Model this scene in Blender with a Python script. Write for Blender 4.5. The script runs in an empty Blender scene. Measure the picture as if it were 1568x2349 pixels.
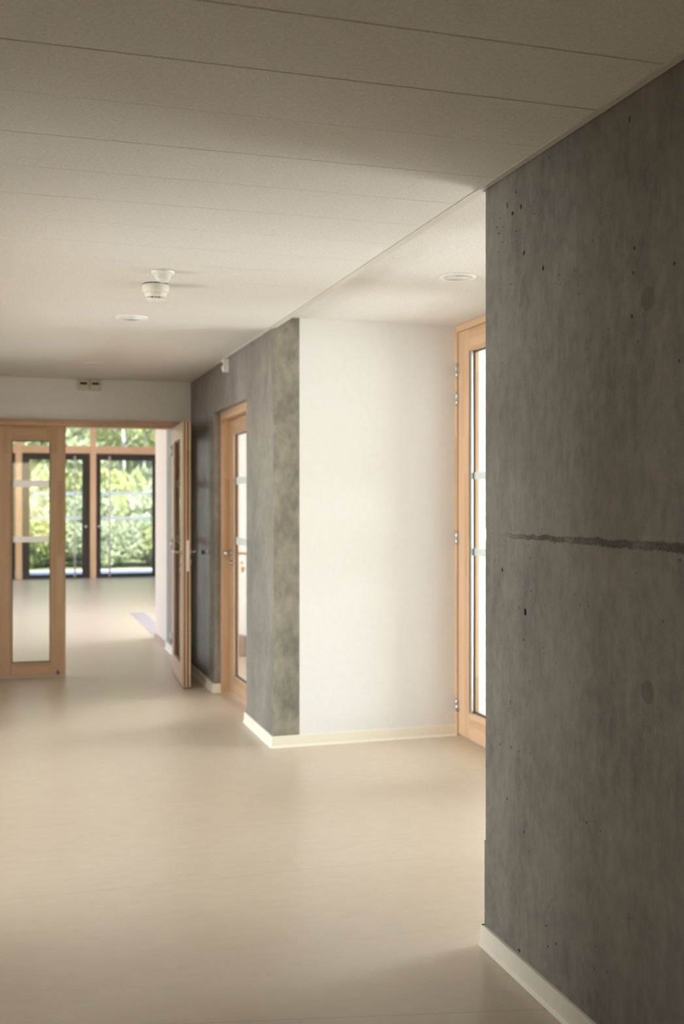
import bpy, bmesh, math, random
from mathutils import Vector, Matrix
random.seed(7)
SC = bpy.context.scene
COL = SC.collection
PI = math.pi

# ------------------------------------------------------------------ key measures (metres)
EYE = 1.46
W = 1.496          # plane of the concrete walls on the right
Y1 = 3.252         # end of the near concrete wall
Y2 = 6.239         # white end wall of the niche
Y3 = 9.30          # cross wall with the double door
HC = 2.488         # corridor ceiling
HN = 2.558         # niche ceiling
W2 = 2.67          # niche door plane
T = 0.16           # concrete thickness
Y4 = 21.1          # glazed facade
XL = -0.95         # left corridor wall

# ------------------------------------------------------------------ camera
cd = bpy.data.cameras.new('camera')
cam = bpy.data.objects.new('camera', cd); COL.objects.link(cam)
cam.location = (0, 0, EYE)
cam.rotation_euler = (PI/2, 0, -0.29881)
cd.sensor_fit = 'VERTICAL'; cd.sensor_height = 36.0
cd.lens = 2472.775/2349*36.0
cd.shift_y = -23.9/2349
cd.clip_start = 0.05; cd.clip_end = 300
cd.dof.use_dof = True
cd.dof.focus_distance = 3.25
cd.dof.aperture_fstop = 3.3
cd.dof.aperture_blades = 0
SC.camera = cam

# ------------------------------------------------------------------ view, world, sun, window daylight
SC.view_settings.view_transform = 'Standard'
SC.view_settings.look = 'None'
SC.view_settings.gamma = 1.0
SC.view_settings.exposure = 0.0
SC.view_settings.use_curve_mapping = False
cy = SC.cycles
cy.use_denoising = True
cy.max_bounces = 12; cy.diffuse_bounces = 7; cy.glossy_bounces = 4
cy.transparent_max_bounces = 24; cy.transmission_bounces = 6
cy.sample_clamp_indirect = 6.0
cy.caustics_reflective = False; cy.caustics_refractive = False

wd = bpy.data.worlds.new('sky'); SC.world = wd; wd.use_nodes = True
wn = wd.node_tree.nodes; wl = wd.node_tree.links
bg = wn['Background']
sky = wn.new('ShaderNodeTexSky'); sky.sky_type = 'NISHITA'; sky.sun_disc = False
sky.sun_elevation = math.radians(40); sky.sun_rotation = PI
wl.new(sky.outputs[0], bg.inputs[0]); bg.inputs[1].default_value = SKY_STRENGTH = 0.70

sl = bpy.data.lights.new('sun', 'SUN'); sun = bpy.data.objects.new('sun', sl); COL.objects.link(sun)
sl.energy = 15.0; sl.angle = 0.01; sl.color = (1, .93, .80)
sun.location = (0, 0, 20)
sun.rotation_euler = Vector((-0.12, 0.55, -0.83)).to_track_quat('-Z', 'Y').to_euler()

def area(name, loc, direction, sx, sy, radiance, color=(1, 1, 1)):
    """daylight or added fill standing in one window opening; sx along the wall, sy up"""
    l = bpy.data.lights.new(name, 'AREA'); l.shape = 'RECTANGLE'; l.size = sx; l.size_y = sy
    l.energy = radiance*PI*sx*sy; l.color = color
    o = bpy.data.objects.new(name, l); COL.objects.link(o)
    o.location = loc
    o.rotation_euler = Vector(direction).to_track_quat('-Z', 'Z').to_euler()
    return o
area('daylight_hall_window', (6.98, 4.65, 1.20), (-1, 0, 0), 2.5, 2.25, 31, (.83, .90, 1.03))
area('daylight_left_window', (-4.55, 5.3, 1.12), (1, 0, 0), 3.4, 1.9, 45, (.89, .90, .99))
area('daylight_side_room_window', (4.98, 7.75, 1.00), (-1, 0, 0), 1.7, 1.9, 46, (.90, .91, 1.0))
area('daylight_entrance_window', (3.98, 13.0, 1.25), (-1, 0, 0), 2.4, 2.4, 14, (.90, .87, 1.06))
area('fill_far_left', (-3.98, 14.6, 1.40), (1, 0, 0), 8.8, 2.4, 10.5, (.90, .87, 1.08))  # added lamp at an unseen window, brightens the far room
area('fill_rear', (0.3, -2.48, 1.45), (0, 1, 0), 1.6, 1.6, .12, (.9, .95, 1.0))  # weak fill added at the corridor end, no known source there

# ------------------------------------------------------------------ material helpers
class NT:
    def __init__(s, name):
        m = bpy.data.materials.new(name); m.use_nodes = True
        s.m = m; s.n = m.node_tree.nodes; s.l = m.node_tree.links
        s.b = s.n['Principled BSDF']; s.out = s.n['Material Output']
    def add(s, t, **kw):
        nd = s.n.new(t)
        for k, v in kw.items():
            if k.startswith('i_'): nd.inputs[k[2:].replace('_', ' ')].default_value = v
            else: setattr(nd, k, v)
        return nd
    def link(s, a, b): s.l.new(a, b)
    def coords(s): return s.add('ShaderNodeTexCoord').outputs['Object']
    def mapping(s, v, scale=(1, 1, 1), loc=(0, 0, 0)):
        mp = s.add('ShaderNodeMapping'); s.link(v, mp.inputs['Vector'])
        mp.inputs['Scale'].default_value = scale; mp.inputs['Location'].default_value = loc
        return mp.outputs[0]
    def noise(s, v, scale, detail=4, rough=.5):
        nd = s.add('ShaderNodeTexNoise'); s.link(v, nd.inputs['Vector'])
        nd.inputs['Scale'].default_value = scale; nd.inputs['Detail'].default_value = detail
        nd.inputs['Roughness'].default_value = rough
        return nd.outputs['Fac']
    def ramp(s, f, a, b, ca, cb):
        r = s.add('ShaderNodeMapRange', clamp=True); s.link(f, r.inputs[0])
        r.inputs[1].default_value = a; r.inputs[2].default_value = b
        r.inputs[3].default_value = ca; r.inputs[4].default_value = cb
        return r.outputs[0]
    def math(s, op, a, b=None, c=None):
        nd = s.add('ShaderNodeMath', operation=op)
        for i, x in enumerate((a, b, c)):
            if x is None: continue
            if isinstance(x, (int, float)): nd.inputs[i].default_value = x
            else: s.link(x, nd.inputs[i])
        return nd.outputs[0]
    def mix(s, f, a, b, mode='MIX'):
        nd = s.add('ShaderNodeMix', data_type='RGBA', blend_type=mode)
        for i, x in ((0, f), (6, a), (7, b)):
            if isinstance(x, (int, float)): nd.inputs[i].default_value = x
            elif isinstance(x, tuple): nd.inputs[i].default_value = (*x, 1) if len(x) == 3 else x
            else: s.link(x, nd.inputs[i])
        return nd.outputs[2]
    def sep(s, v):
        nd = s.add('ShaderNodeSeparateXYZ'); s.link(v, nd.inputs[0]); return nd.outputs
    def comb(s, x, y, z):
        nd = s.add('ShaderNodeCombineXYZ')
        for i, q in enumerate((x, y, z)):
            if isinstance(q, (int, float)): nd.inputs[i].default_value = q
            else: s.link(q, nd.inputs[i])
        return nd.outputs[0]
    def bump(s, h, strength=.3, dist=.002, prev=None):
        nd = s.add('ShaderNodeBump'); s.link(h, nd.inputs['Height'])
        nd.inputs['Strength'].default_value = strength; nd.inputs['Distance'].default_value = dist
        if prev is not None: s.link(prev, nd.inputs['Normal'])
        return nd.outputs[0]
    def base(s, c):
        if isinstance(c, tuple): s.b.inputs['Base Color'].default_value = (*c, 1)
        else: s.link(c, s.b.inputs['Base Color'])
    def rough(s, r):
        if isinstance(r, (int, float)): s.b.inputs['Roughness'].default_value = r
        else: s.link(r, s.b.inputs['Roughness'])
    def normal(s, n): s.link(n, s.b.inputs['Normal'])

def plain(name, c, rough=.5, metal=0.0, grain=.04, scale=60):
    t = NT(name); co = t.coords()
    n = t.noise(co, scale, 3)
    t.base(t.mix(t.ramp(n, .3, .7, 0, 1), tuple(x*(1-grain) for x in c), tuple(min(1, x*(1+grain)) for x in c)))
    t.rough(rough); t.b.inputs['Metallic'].default_value = metal
    return t.m

def concrete(name, base=(.215, .197, .177), mottled=False):
    t = NT(name); co = t.coords(); x, y, z = t.sep(co)
    # formwork streaks running down the face, large cloudy patches, fine sand grain
    st = t.noise(t.mapping(co, (5.5, 5.5, .8)), 1.0, 5, .62)
    st2 = t.noise(t.mapping(co, (42, 42, 3.2)), 1.0, 4, .6)
    cl = t.noise(t.mapping(co, (1, 1, .75)), 3.6 if not mottled else 7.0, 6, .62)
    gr = t.noise(co, 330, 4, .75)
    md = t.noise(t.mapping(co, (1, 1, .6)), 26, 5, .68)
    k = t.math('ADD', t.ramp(st, .36, .64, -.5, .5), t.math('MULTIPLY', t.ramp(st2, .3, .7, -.5, .5), .30))
    k = t.math('ADD', t.math('MULTIPLY', k, .35 if mottled else 1.0), t.math('MULTIPLY', t.ramp(cl, .37, .63, -.5, .5), 1.5 if mottled else 1.0))
    k = t.math('ADD', k, t.math('ADD', t.math('MULTIPLY', t.ramp(gr, .3, .7, -.5, .5), 1.0), t.math('MULTIPLY', t.ramp(md, .34, .66, -.5, .5), 1.15)))
    f = t.ramp(k, -1.25, 1.25, 0, 1)
    lo = tuple(c*.60 for c in base); hi = tuple(c*1.42 for c in base)
    if mottled: hi = (hi[0]*1.0, hi[1]*1.0, hi[2]*.93)
    col = t.mix(f, lo, hi)
    warm = t.noise(co, 1.3, 3)
    col = t.mix(t.ramp(warm, .4, .7, 0, .35), col, (base[0]*1.10, base[1]*1.0, base[2]*.90))
    # small pores
    vo = t.add('ShaderNodeTexVoronoi', feature='F1', voronoi_dimensions='2D'); t.link(t.comb(t.math('ADD', x, y), t.math('MULTIPLY', z, .8), 0), vo.inputs['Vector']); vo.inputs['Scale'].default_value = 48
    rnd = t.sep(vo.outputs['Color'])[0]
    rad = t.ramp(rnd, .55, 1.0, 0.0, .070)
    pore = t.math('MULTIPLY', t.math('LESS_THAN', vo.outputs['Distance'], rad), t.ramp(t.noise(co, 3.1, 2), .42, .58, .0, 1.0))
    col = t.mix(t.math('MULTIPLY', pore, .75), col, (.028, .025, .022))
    # cold joint: a crumbly seam at one height, wider towards the camera end
    wob = t.math('MULTIPLY', t.math('SUBTRACT', t.noise(t.mapping(co, (16, 16, 6)), 1.0, 5, .7), .5), .030)
    dz = t.math('ABSOLUTE', t.math('SUBTRACT', t.math('ADD', z, wob), 1.352))
    wid = t.ramp(y, 1.9, 3.10, .0125, .0055)
    crumb = t.noise(t.mapping(co, (1, 1, .75)), 135, 5, .8)
    crag = t.math('ADD', t.math('DIVIDE', dz, wid), t.math('MULTIPLY', t.math('SUBTRACT', crumb, .5), 3.0))
    seam = t.math('MULTIPLY', t.math('SUBTRACT', 1.0, t.ramp(crag, .55, 1.05, 0, 1)),
                  t.math('MULTIPLY', t.ramp(t.noise(t.mapping(co, (11, 11, 1)), 1.0, 3), .36, .52, .22, 1.0), t.ramp(y, 2.80, 3.12, 1.0, .10)))
    crumb2 = t.noise(t.mapping(co, (1, 1, .8)), 240, 4, .75)
    col = t.mix(t.math('MULTIPLY', seam, t.ramp(crumb2, .44, .56, .68, 0)), col, (.035, .029, .022))
    col = t.mix(t.math('MULTIPLY', seam, t.ramp(crumb2, .54, .66, 0, .35)), col, (.30, .27, .23))
    # round tie-hole patches (two, one above the other)
    tie = None
    for (ty, tz, r) in ((2.309, 1.958, .030), (2.309, .992, .028)):
        d = t.math('SQRT', t.math('ADD', t.math('POWER', t.math('SUBTRACT', y, ty), 2), t.math('POWER', t.math('SUBTRACT', z, tz), 2)))
        q = t.math('LESS_THAN', d, r)
        tie = q if tie is None else t.math('MAXIMUM', tie, q)
    tn = t.noise(co, 260, 4, .8)
    col = t.mix(t.math('MULTIPLY', tie, t.ramp(tn, .43, .52, .40, .0)), col, (.045, .04, .034))
    # hairline board mark on the near wall
    bm_ = t.math('MULTIPLY', t.math('LESS_THAN', t.math('ABSOLUTE', t.math('SUBTRACT', y, 2.957)), .0007), t.ramp(z, 2.0, 2.1, 0, .45))
    col = t.mix(bm_, col, (.06, .055, .05))
    t.base(col)
    t.rough(t.ramp(st, .3, .7, .44, .62))
    t.b.inputs['Specular IOR Level'].default_value = .5
    n1 = t.bump(gr, .12, .0008)
    n2 = t.bump(t.math('MULTIPLY', t.math('MAXIMUM', seam, t.math('MULTIPLY', tie, .4)), crumb2), .9, .012, n1)
    n3 = t.bump(cl, .10, .01, n2)
    t.normal(n3)
    return t.m

def wood(name, horizontal=False, c1=(.63, .42, .262), c2=(.43, .255, .138), stave=.048, blen=.62):
    t = NT(name); co = t.coords(); x, y, z = t.sep(co)
    xy = t.math('ADD', x, y)
    u, v = (xy, z) if horizontal else (z, xy)
    br = t.add('ShaderNodeTexBrick'); br.offset = .37; br.offset_frequency = 2; br.squash = 1
    t.link(t.comb(u, v, 0), br.inputs['Vector'])
    br.inputs['Scale'].default_value = 1; br.inputs['Mortar Size'].default_value = 0
    br.inputs['Brick Width'].default_value = blen; br.inputs['Row Height'].default_value = stave
    br.inputs['Color1'].default_value = (*c1, 1); br.inputs['Color2'].default_value = (*c2, 1); br.inputs['Bias'].default_value = -.25
    gv = t.comb(t.math('MULTIPLY', u, 3.0), t.math('MULTIPLY', v, 110), t.math('MULTIPLY', t.math('ADD', x, t.math('MULTIPLY', z, 0)), 10))
    g = t.noise(gv, 1.0, 4, .6)
    col = t.mix(t.ramp(g, .3, .7, 0, .28), br.outputs['Color'], tuple(c*.62 for c in c2))
    big = t.noise(t.comb(t.math('MULTIPLY', u, 1.2), t.math('MULTIPLY', v, 14), 0), 1.0, 2)
    col = t.mix(t.ramp(big, .35, .65, 0, .25), col, tuple(min(1, c*1.15) for c in c1))
    t.base(col); t.rough(.42); t.normal(t.bump(g, .08, .001))
    return t.m

M = {}
M['concrete'] = concrete('board_marked_concrete')
M['concrete_end'] = concrete('mottled_concrete', (.235, .218, .183), True)
M['white'] = plain('white_wall_paint', (.80, .795, .785), .75, 0, .012, 25)
M['cream'] = plain('cream_wall_paint', (.75, .655, .575), .6, 0, .015, 25)
M['wood_v'] = wood('finger_jointed_wood_upright')
M['wood_h'] = wood('finger_jointed_wood_level', True)
M['pine_v'] = wood('pine_post_wood', False, (.72, .475, .285), (.66, .41, .23), .11, .9)
M['pine_h'] = wood('pine_rail_wood', True, (.70, .45, .26), (.64, .39, .21), .15, 1.4)
M['steel'] = plain('brushed_steel', (.62, .61, .59), .28, 1.0, .03, 200)
M['bar'] = plain('satin_steel_bar', (.74, .68, .63), .5, .55, .03, 100)
M['black'] = plain('black_rubber', (.02, .02, .02), .6)
M['dark_alu'] = plain('dark_brown_aluminium', (.038, .028, .021), .70, .0, .05, 120)
M['gasket'] = plain('grey_gasket', (.07, .068, .062), .5)
M['plastic'] = plain('ivory_plastic', (.78, .75, .67), .38, 0, .01, 60)
M['boxplastic'] = plain('beige_grey_plastic', (.62, .58, .50), .45, 0, .02, 60)
M['whiteplastic'] = plain('white_plastic', (.83, .81, .77), .35, 0, .01, 60)
M['lens_dark'] = plain('dark_red_lens', (.035, .010, .008), .18)
M['led'] = plain('orange_red_lens', (.55, .16, .08), .4)
M['base'] = plain('cream_vinyl_skirting', (.86, .82, .70), .38, 0, .015, 40)
M['basebrown'] = plain('taupe_skirting', (.40, .30, .215), .5, 0, .03, 40)
M['mat'] = plain('grey_entrance_matting', (.38, .355, .335), 1.0, 0, .12, 300)
M['brass'] = plain('worn_brass', (.60, .44, .22), .35, 1.0, .05, 200)
M['tag'] = plain('tan_key_tag', (.50, .33, .18), .5)
M['wedge_grey'] = plain('matt_grey', (.17, .14, .12), .7)
M['trimmetal'] = plain('ceiling_edge_trim', (.60, .565, .51), .45, 0, .02, 80)
M['trimdark'] = plain('shadow_gap_black', (.03, .027, .023), .8)

def m_floor():
    t = NT('beige_linoleum'); co = t.coords(); x, y, z = t.sep(co)
    cl = t.noise(co, 1.1, 4, .6); fl = t.noise(t.mapping(co, (60, 130, 1)), 1.0, 4, .65); fl2 = t.noise(t.mapping(co, (9, 22, 1)), 1.0, 4, .6)
    k = t.math('ADD', t.math('MULTIPLY', t.ramp(cl, .3, .7, -.5, .5), .7), t.math('ADD', t.math('MULTIPLY', t.ramp(fl, .3, .7, -.5, .5), .45), t.math('MULTIPLY', t.ramp(fl2, .3, .7, -.5, .5), .6)))
    col = t.mix(t.ramp(k, -.8, .8, 0, 1), (.545, .455, .350), (.650, .557, .440))
    # tiny dark scuffs
    vo = t.add('ShaderNodeTexVoronoi'); t.link(co, vo.inputs['Vector']); vo.inputs['Scale'].default_value = 7
    sp = t.math('LESS_THAN', vo.outputs['Distance'], t.ramp(t.sep(vo.outputs['Color'])[0], .6, 1, 0, .022))
    col = t.mix(t.math('MULTIPLY', sp, .55), col, (.20, .15, .11))
    # welded sheet seams across the corridor
    s1 = t.math('SUBTRACT', y, t.math('ADD', 4.142, t.math('MULTIPLY', x, -.011)))
    s2 = t.math('SUBTRACT', y, t.math('ADD', 3.113, t.math('MULTIPLY', x, -.219)))
    for s_, w_ in ((s1, .0022), (s2, .003)):
        ln = t.math('LESS_THAN', t.math('ABSOLUTE', s_), w_)
        col = t.mix(t.math('MULTIPLY', ln, t.math('MULTIPLY', t.math('LESS_THAN', x, 1.6), .30)), col, (.26, .20, .14))
    t.base(col); t.rough(t.ramp(cl, .3, .7, .30, .37)); t.normal(t.bump(fl2, .05, .003))
    return t.m
M['floor'] = m_floor()

def m_ceil(name, c):
    t = NT(name); co = t.coords()
    a = t.noise(co, 260, 3, .75); b = t.noise(co, 90, 3, .6); cl = t.noise(co, 1.5, 3)
    k = t.math('ADD', t.math('MULTIPLY', t.ramp(a, .3, .7, -.5, .5), 1.0), t.math('MULTIPLY', t.ramp(b, .3, .7, -.5, .5), .5))
    t.base(t.mix(t.ramp(k, -.8, .8, 0, 1), tuple(x*.70 for x in c), tuple(min(1, x*1.20) for x in c)))
    t.rough(.9); t.normal(t.bump(a, .25, .0012))
    return t.m
M['ceil'] = m_ceil('mineral_ceiling_plank', (.73, .71, .675))

def m_glass(name, tint=(.97, .98, .96), amount=.10):
    t = NT(name)
    tr = t.add('ShaderNodeBsdfTransparent'); tr.inputs[0].default_value = (*tint, 1)
    gl = t.add('ShaderNodeBsdfGlossy'); gl.inputs['Roughness'].default_value = .02
    lw = t.add('ShaderNodeLayerWeight'); lw.inputs[0].default_value = .5
    f5 = t.math('MULTIPLY_ADD', t.math('POWER', lw.outputs['Facing'], 5.0), .92, .025)
    mx = t.add('ShaderNodeMixShader'); t.link(f5, mx.inputs[0])
    t.link(tr.outputs[0], mx.inputs[1]); t.link(gl.outputs[0], mx.inputs[2])
    t.link(mx.outputs[0], t.out.inputs['Surface']); t.n.remove(t.b)
    return t.m
M['glass'] = m_glass('clear_glass')

def m_film(name, c, opacity, through=.5):
    t = NT(name)
    tr = t.add('ShaderNodeBsdfTransparent')
    df = t.add('ShaderNodeBsdfDiffuse'); df.inputs[0].default_value = (*c, 1)
    tl = t.add('ShaderNodeBsdfTranslucent'); tl.inputs[0].default_value = (*c, 1)
    m1 = t.add('ShaderNodeMixShader'); m1.inputs[0].default_value = through
    t.link(df.outputs[0], m1.inputs[1]); t.link(tl.outputs[0], m1.inputs[2])
    n = t.noise(t.coords(), 40, 2)
    mx = t.add('ShaderNodeMixShader'); t.link(t.ramp(n, .3, .7, opacity-.03, opacity+.03), mx.inputs[0])
    t.link(tr.outputs[0], mx.inputs[1]); t.link(m1.outputs[0], mx.inputs[2])
    t.link(mx.outputs[0], t.out.inputs['Surface']); t.n.remove(t.b)
    return t.m
M['film'] = m_film('frosted_marking_film', (.60, .62, .59), .90, .35)
M['film_bright'] = m_film('cream_marking_film', (.90, .87, .82), .90, .92)
M['film_blue'] = m_film('pale_blue_marking_film', (.95, .92, .86), .82, .80)
M['diffuser'] = m_film('frosted_lamp_cover', (.90, .92, .94), .93)
M['dome'] = m_film('milky_sensor_dome', (.86, .86, .84), .72)

def m_leaf(name, a, b):
    t = NT(name); co = t.coords()
    n = t.noise(co, .9, 3); n2 = t.noise(co, 7, 2)
    col = t.mix(t.ramp(t.math('ADD', n, t.math('MULTIPLY', n2, .5)), .55, .95, 0, 1), a, b)
    df = t.add('ShaderNodeBsdfDiffuse'); tl = t.add('ShaderNodeBsdfTranslucent'); mx = t.add('ShaderNodeMixShader'); mx.inputs[0].default_value = .4
    t.link(col, df.inputs[0]); t.link(col, tl.inputs[0])
    t.link(df.outputs[0], mx.inputs[1]); t.link(tl.outputs[0], mx.inputs[2])
    t.link(mx.outputs[0], t.out.inputs['Surface']); t.n.remove(t.b)
    return t.m
M['leaf'] = m_leaf('green_foliage', (.30, .37, .18), (.54, .56, .24))
M['leaf_pale'] = m_leaf('sage_green_foliage', (.33, .40, .26), (.50, .56, .37))
M['bark'] = plain('brown_bark', (.16, .13, .11), .9, 0, .3, 9)
M['bark_pale'] = plain('pale_birch_bark', (.45, .45, .46), .8, 0, .25, 7)
M['grass'] = plain('meadow_grass', (.15, .20, .09), .95, 0, .3, 3)
M['terrace'] = plain('pale_terrace_paving', (.80, .80, .82), .8, 0, .05, 8)

# ------------------------------------------------------------------ mesh helpers
class MB:
    def __init__(s): s.bm = bmesh.new()
    def box(s, x0, x1, y0, y1, z0, z1, bev=0.0, mi=0):
        t = bmesh.new()
        bmesh.ops.create_cube(t, size=1)
        bmesh.ops.scale(t, vec=(x1-x0, y1-y0, z1-z0), verts=t.verts)
        bmesh.ops.translate(t, vec=((x0+x1)/2, (y0+y1)/2, (z0+z1)/2), verts=t.verts)
        if bev > 0:
            bmesh.ops.bevel(t, geom=list(t.edges), offset=bev, segments=2, affect='EDGES', profile=.5)
        return s.merge(t, mi)
    def merge(s, t, mi=0, mat=None):
        if mat is not None: bmesh.ops.transform(t, matrix=mat, verts=t.verts)
        for f in t.faces: f.material_index = mi
        me = bpy.data.meshes.new('tmp'); t.to_mesh(me); t.free()
        s.bm.from_mesh(me); bpy.data.meshes.remove(me)
        return s
    def prism(s, pts, axis, a, b, mi=0, bev=0):
        """closed polygon pts (2-D) extruded along an axis from a to b"""
        def P(p, q): return {'x': (q, p[0], p[1]), 'y': (p[0], q, p[1]), 'z': (p[0], p[1], q)}[axis]
        t = bmesh.new()
        A = [t.verts.new(P(p, a)) for p in pts]; B = [t.verts.new(P(p, b)) for p in pts]
        t.faces.new(A); t.faces.new(B[::-1])
        n = len(pts)
        for i in range(n): t.faces.new((A[i], B[i], B[(i+1) % n], A[(i+1) % n]))
        bmesh.ops.recalc_face_normals(t, faces=t.faces)
        if bev: bmesh.ops.bevel(t, geom=list(t.edges), offset=bev, segments=2, affect='EDGES', profile=.5)
        return s.merge(t, mi)
    def lathe(s, prof, c=(0, 0, 0), axis='z', seg=40, mi=0):
        """profile (radius, height) turned about an axis through c"""
        t = bmesh.new(); rings = []
        for r, h in prof:
            ring = []
            for k in range(seg):
                a = 2*PI*k/seg; p = (r*math.cos(a), r*math.sin(a), h)
                ring.append(t.verts.new(p))
            rings.append(ring)
        for i in range(len(rings)-1):
            for k in range(seg):
                t.faces.new((rings[i][k], rings[i][(k+1) % seg], rings[i+1][(k+1) % seg], rings[i+1][k]))
        if prof[0][0] > 1e-5: t.faces.new(rings[0][::-1])
        if prof[-1][0] > 1e-5: t.faces.new(rings[-1])
        bmesh.ops.remove_doubles(t, verts=t.verts, dist=1e-6)
        bmesh.ops.recalc_face_normals(t, faces=t.faces)
        for f in t.faces: f.smooth = True
        R = {'z': Matrix(), 'x': Matrix.Rotation(PI/2, 4, 'Y'), 'y': Matrix.Rotation(-PI/2, 4, 'X')}[axis]
        return s.merge(t, mi, Matrix.Translation(c) @ R)
    def tube(s, pts, r, seg=12, mi=0):
        """round bar through points, r a number or one radius per point"""
        t = bmesh.new(); pts = [Vector(p) for p in pts]; rs = r if isinstance(r, (list, tuple)) else [r]*len(pts); rings = []
        for i, p in enumerate(pts):
            d = (pts[min(i+1, len(pts)-1)]-pts[max(i-1, 0)]).normalized()
            q = d.to_track_quat('Z', 'Y')
            rings.append([t.verts.new(p + q @ Vector((rs[i]*math.cos(2*PI*k/seg), rs[i]*math.sin(2*PI*k/seg), 0))) for k in range(seg)])
        for i in range(len(rings)-1):
            best = min(range(seg), key=lambda o: sum((rings[i][k].co-rings[i+1][(k+o) % seg].co).length for k in range(0, seg, 3)))
            for k in range(seg):
                t.faces.new((rings[i][k], rings[i][(k+1) % seg], rings[i+1][(k+1+best) % seg], rings[i+1][(k+best) % seg]))
        t.faces.new(rings[0][::-1]); t.faces.new(rings[-1])
        bmesh.ops.recalc_face_normals(t, faces=t.faces)
        for f in t.faces: f.smooth = True
        return s.merge(t, mi)
    def build(s, name, mats, parent=None, loc=None):
        me = bpy.data.meshes.new(name); s.bm.to_mesh(me); s.bm.free()
        for m in (mats if isinstance(mats, (list, tuple)) else [mats]): me.materials.append(m)
        o = bpy.data.objects.new(name, me); COL.objects.link(o)
        if parent is not None: o.parent = parent
        if loc is not None: o.location = loc
        return o

def tag(o, label, cat, group=None, kind=None):
    o['label'] = label; o['category'] = cat
    if group: o['group'] = group
    if kind: o['kind'] = kind
    return o
def thing(name, label, cat, loc=(0, 0, 0), rz=0.0, group=None, kind=None):
    o = bpy.data.objects.new(name, None); COL.objects.link(o)
    o.empty_display_size = .1; o.location = loc; o.rotation_euler = (0, 0, rz)
    return tag(o, label, cat, group, kind)
def struct(mb, name, mats, label, cat):
    return tag(mb.build(name, mats), label, cat, None, 'structure')
def copy_tree(o, parent=None):
    c = o.copy(); COL.objects.link(c)
    if parent is not None: c.parent = parent
    for ch in list(o.children): copy_tree(ch, c)
    return c
def box(*a, **k): return MB().box(*a, **k)

# ================================================================== THE SETTING
struct(box(-8, 8.5, -3, 21.2, -.12, 0), 'floor', M['floor'], 'smooth beige linoleum floor running through corridor, niche and far room', 'floor')

# ---- near concrete wall: face with real air holes, ragged free edge
HOLES = [(3.091,2.394,0.004,0.009),(2.995,2.363,0.004,0.007),(3.053,2.358,0.007,0.006),(2.976,2.217,0.005,0.008),(2.852,2.146,0.005,0.007),(2.57,2.161,0.002,0.004),(2.668,2.101,0.003,0.003),(2.367,2.096,0.003,0.004),(2.198,2.021,0.004,0.004),(2.373,2.035,0.004,0.004),(2.39,2.427,0.005,0.009),(2.593,2.442,0.003,0.003),(2.814,2.46,0.003,0.003),(2.72,2.391,0.002,0.003),(3.031,2.418,0.003,0.003),(2.857,2.37,0.002,0.001),(2.905,2.319,0.003,0.002),(3.164,2.341,0.004,0.002),(3.153,2.319,0.004,0.003),(3.141,2.365,0.003,0.002),(3.117,2.331,0.003,0.001),(3.028,2.296,0.003,0.002),(3.003,2.295,0.002,0.001),(3.124,2.284,0.003,0.002),(3.021,2.264,0.003,0.002),(3.158,2.262,0.003,0.002),(3.129,2.167,0.003,0.002),(3.064,2.139,0.003,0.002),(2.968,2.147,0.003,0.001),(2.755,2.107,0.003,0.002),(2.772,2.084,0.002,0.002),(2.748,2.078,0.002,0.002),(2.643,2.032,0.003,0.002),(2.492,1.912,0.003,0.003),(2.417,1.889,0.002,0.003),(2.351,1.859,0.002,0.002),(2.59,1.894,0.002,0.002),(2.598,1.876,0.002,0.002),(2.179,1.79,0.003,0.004),(2.217,1.832,0.002,0.002),(2.861,2.011,0.002,0.002),(3.128,1.902,0.003,0.003),(3.147,1.859,0.003,0.002),(2.883,1.895,0.002,0.002),(3.001,2.064,0.004,0.001),(2.489,1.759,0.002,0.002),(2.499,2.21,0.003,0.001),(2.51,2.207,0.003,0.001),(2.45,2.12,0.002,0.001),(2.418,2.091,0.002,0.001),(2.347,2.301,0.002,0.002),(2.459,2.364,0.002,0.002),(2.183,2.252,0.002,0.002),(2.257,2.137,0.002,0.002),(2.379,1.926,0.004,0.005),(3.126,1.243,0.004,0.006),(2.663,1.202,0.003,0.002),(2.968,1.124,0.009,0.009),(2.928,1.192,0.003,0.003),(3.096,1.177,0.003,0.002),(3.005,1.134,0.003,0.002),(2.838,1.157,0.002,0.002),(2.637,1.176,0.002,0.003),(2.593,1.179,0.003,0.002),(2.453,1.139,0.002,0.002),(2.244,1.173,0.003,0.001),(2.598,1.014,0.003,0.002),(2.977,1.039,0.003,0.004),(2.938,0.917,0.002,0.003),(3.067,0.833,0.002,0.007),(2.846,0.991,0.002,0.002),(2.823,0.959,0.002,0.002),(2.774,0.998,0.003,0.002),(2.961,0.844,0.003,0.002),(3.062,0.692,0.003,0.004),(3.009,0.692,0.003,0.002),(2.935,0.703,0.003,0.002),(3.177,0.708,0.003,0.001),(3.143,0.685,0.003,0.003),(2.795,0.688,0.002,0.002),(3.093,0.524,0.004,0.004),(2.601,0.589,0.003,0.003),(2.175,1.324,0.005,0.002),(3.16,1.295,0.002,0.002),(3.18,1.271,0.003,0.002),(2.934,1.29,0.003,0.002),(2.407,1.317,0.002,0.002),(2.69,0.956,0.002,0.003),(2.851,1.031,0.002,0.002),(2.362,1.282,0.002,0.001),(2.976,0.454,0.005,0.003),(2.601,0.588,0.004,0.003),(2.53,0.586,0.005,0.002),(2.94,0.404,0.004,0.002),(2.816,0.285,0.003,0.003),(2.805,0.303,0.003,0.002),(2.833,0.222,0.004,0.002),(2.773,0.192,0.005,0.003),(2.553,0.272,0.004,0.002),(2.39,0.407,0.004,0.002),(2.562,0.209,0.003,0.002),(2.496,0.225,0.003,0.002),(2.82,0.166,0.004,0.003),(3.009,0.079,0.007,0.004)]
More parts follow.
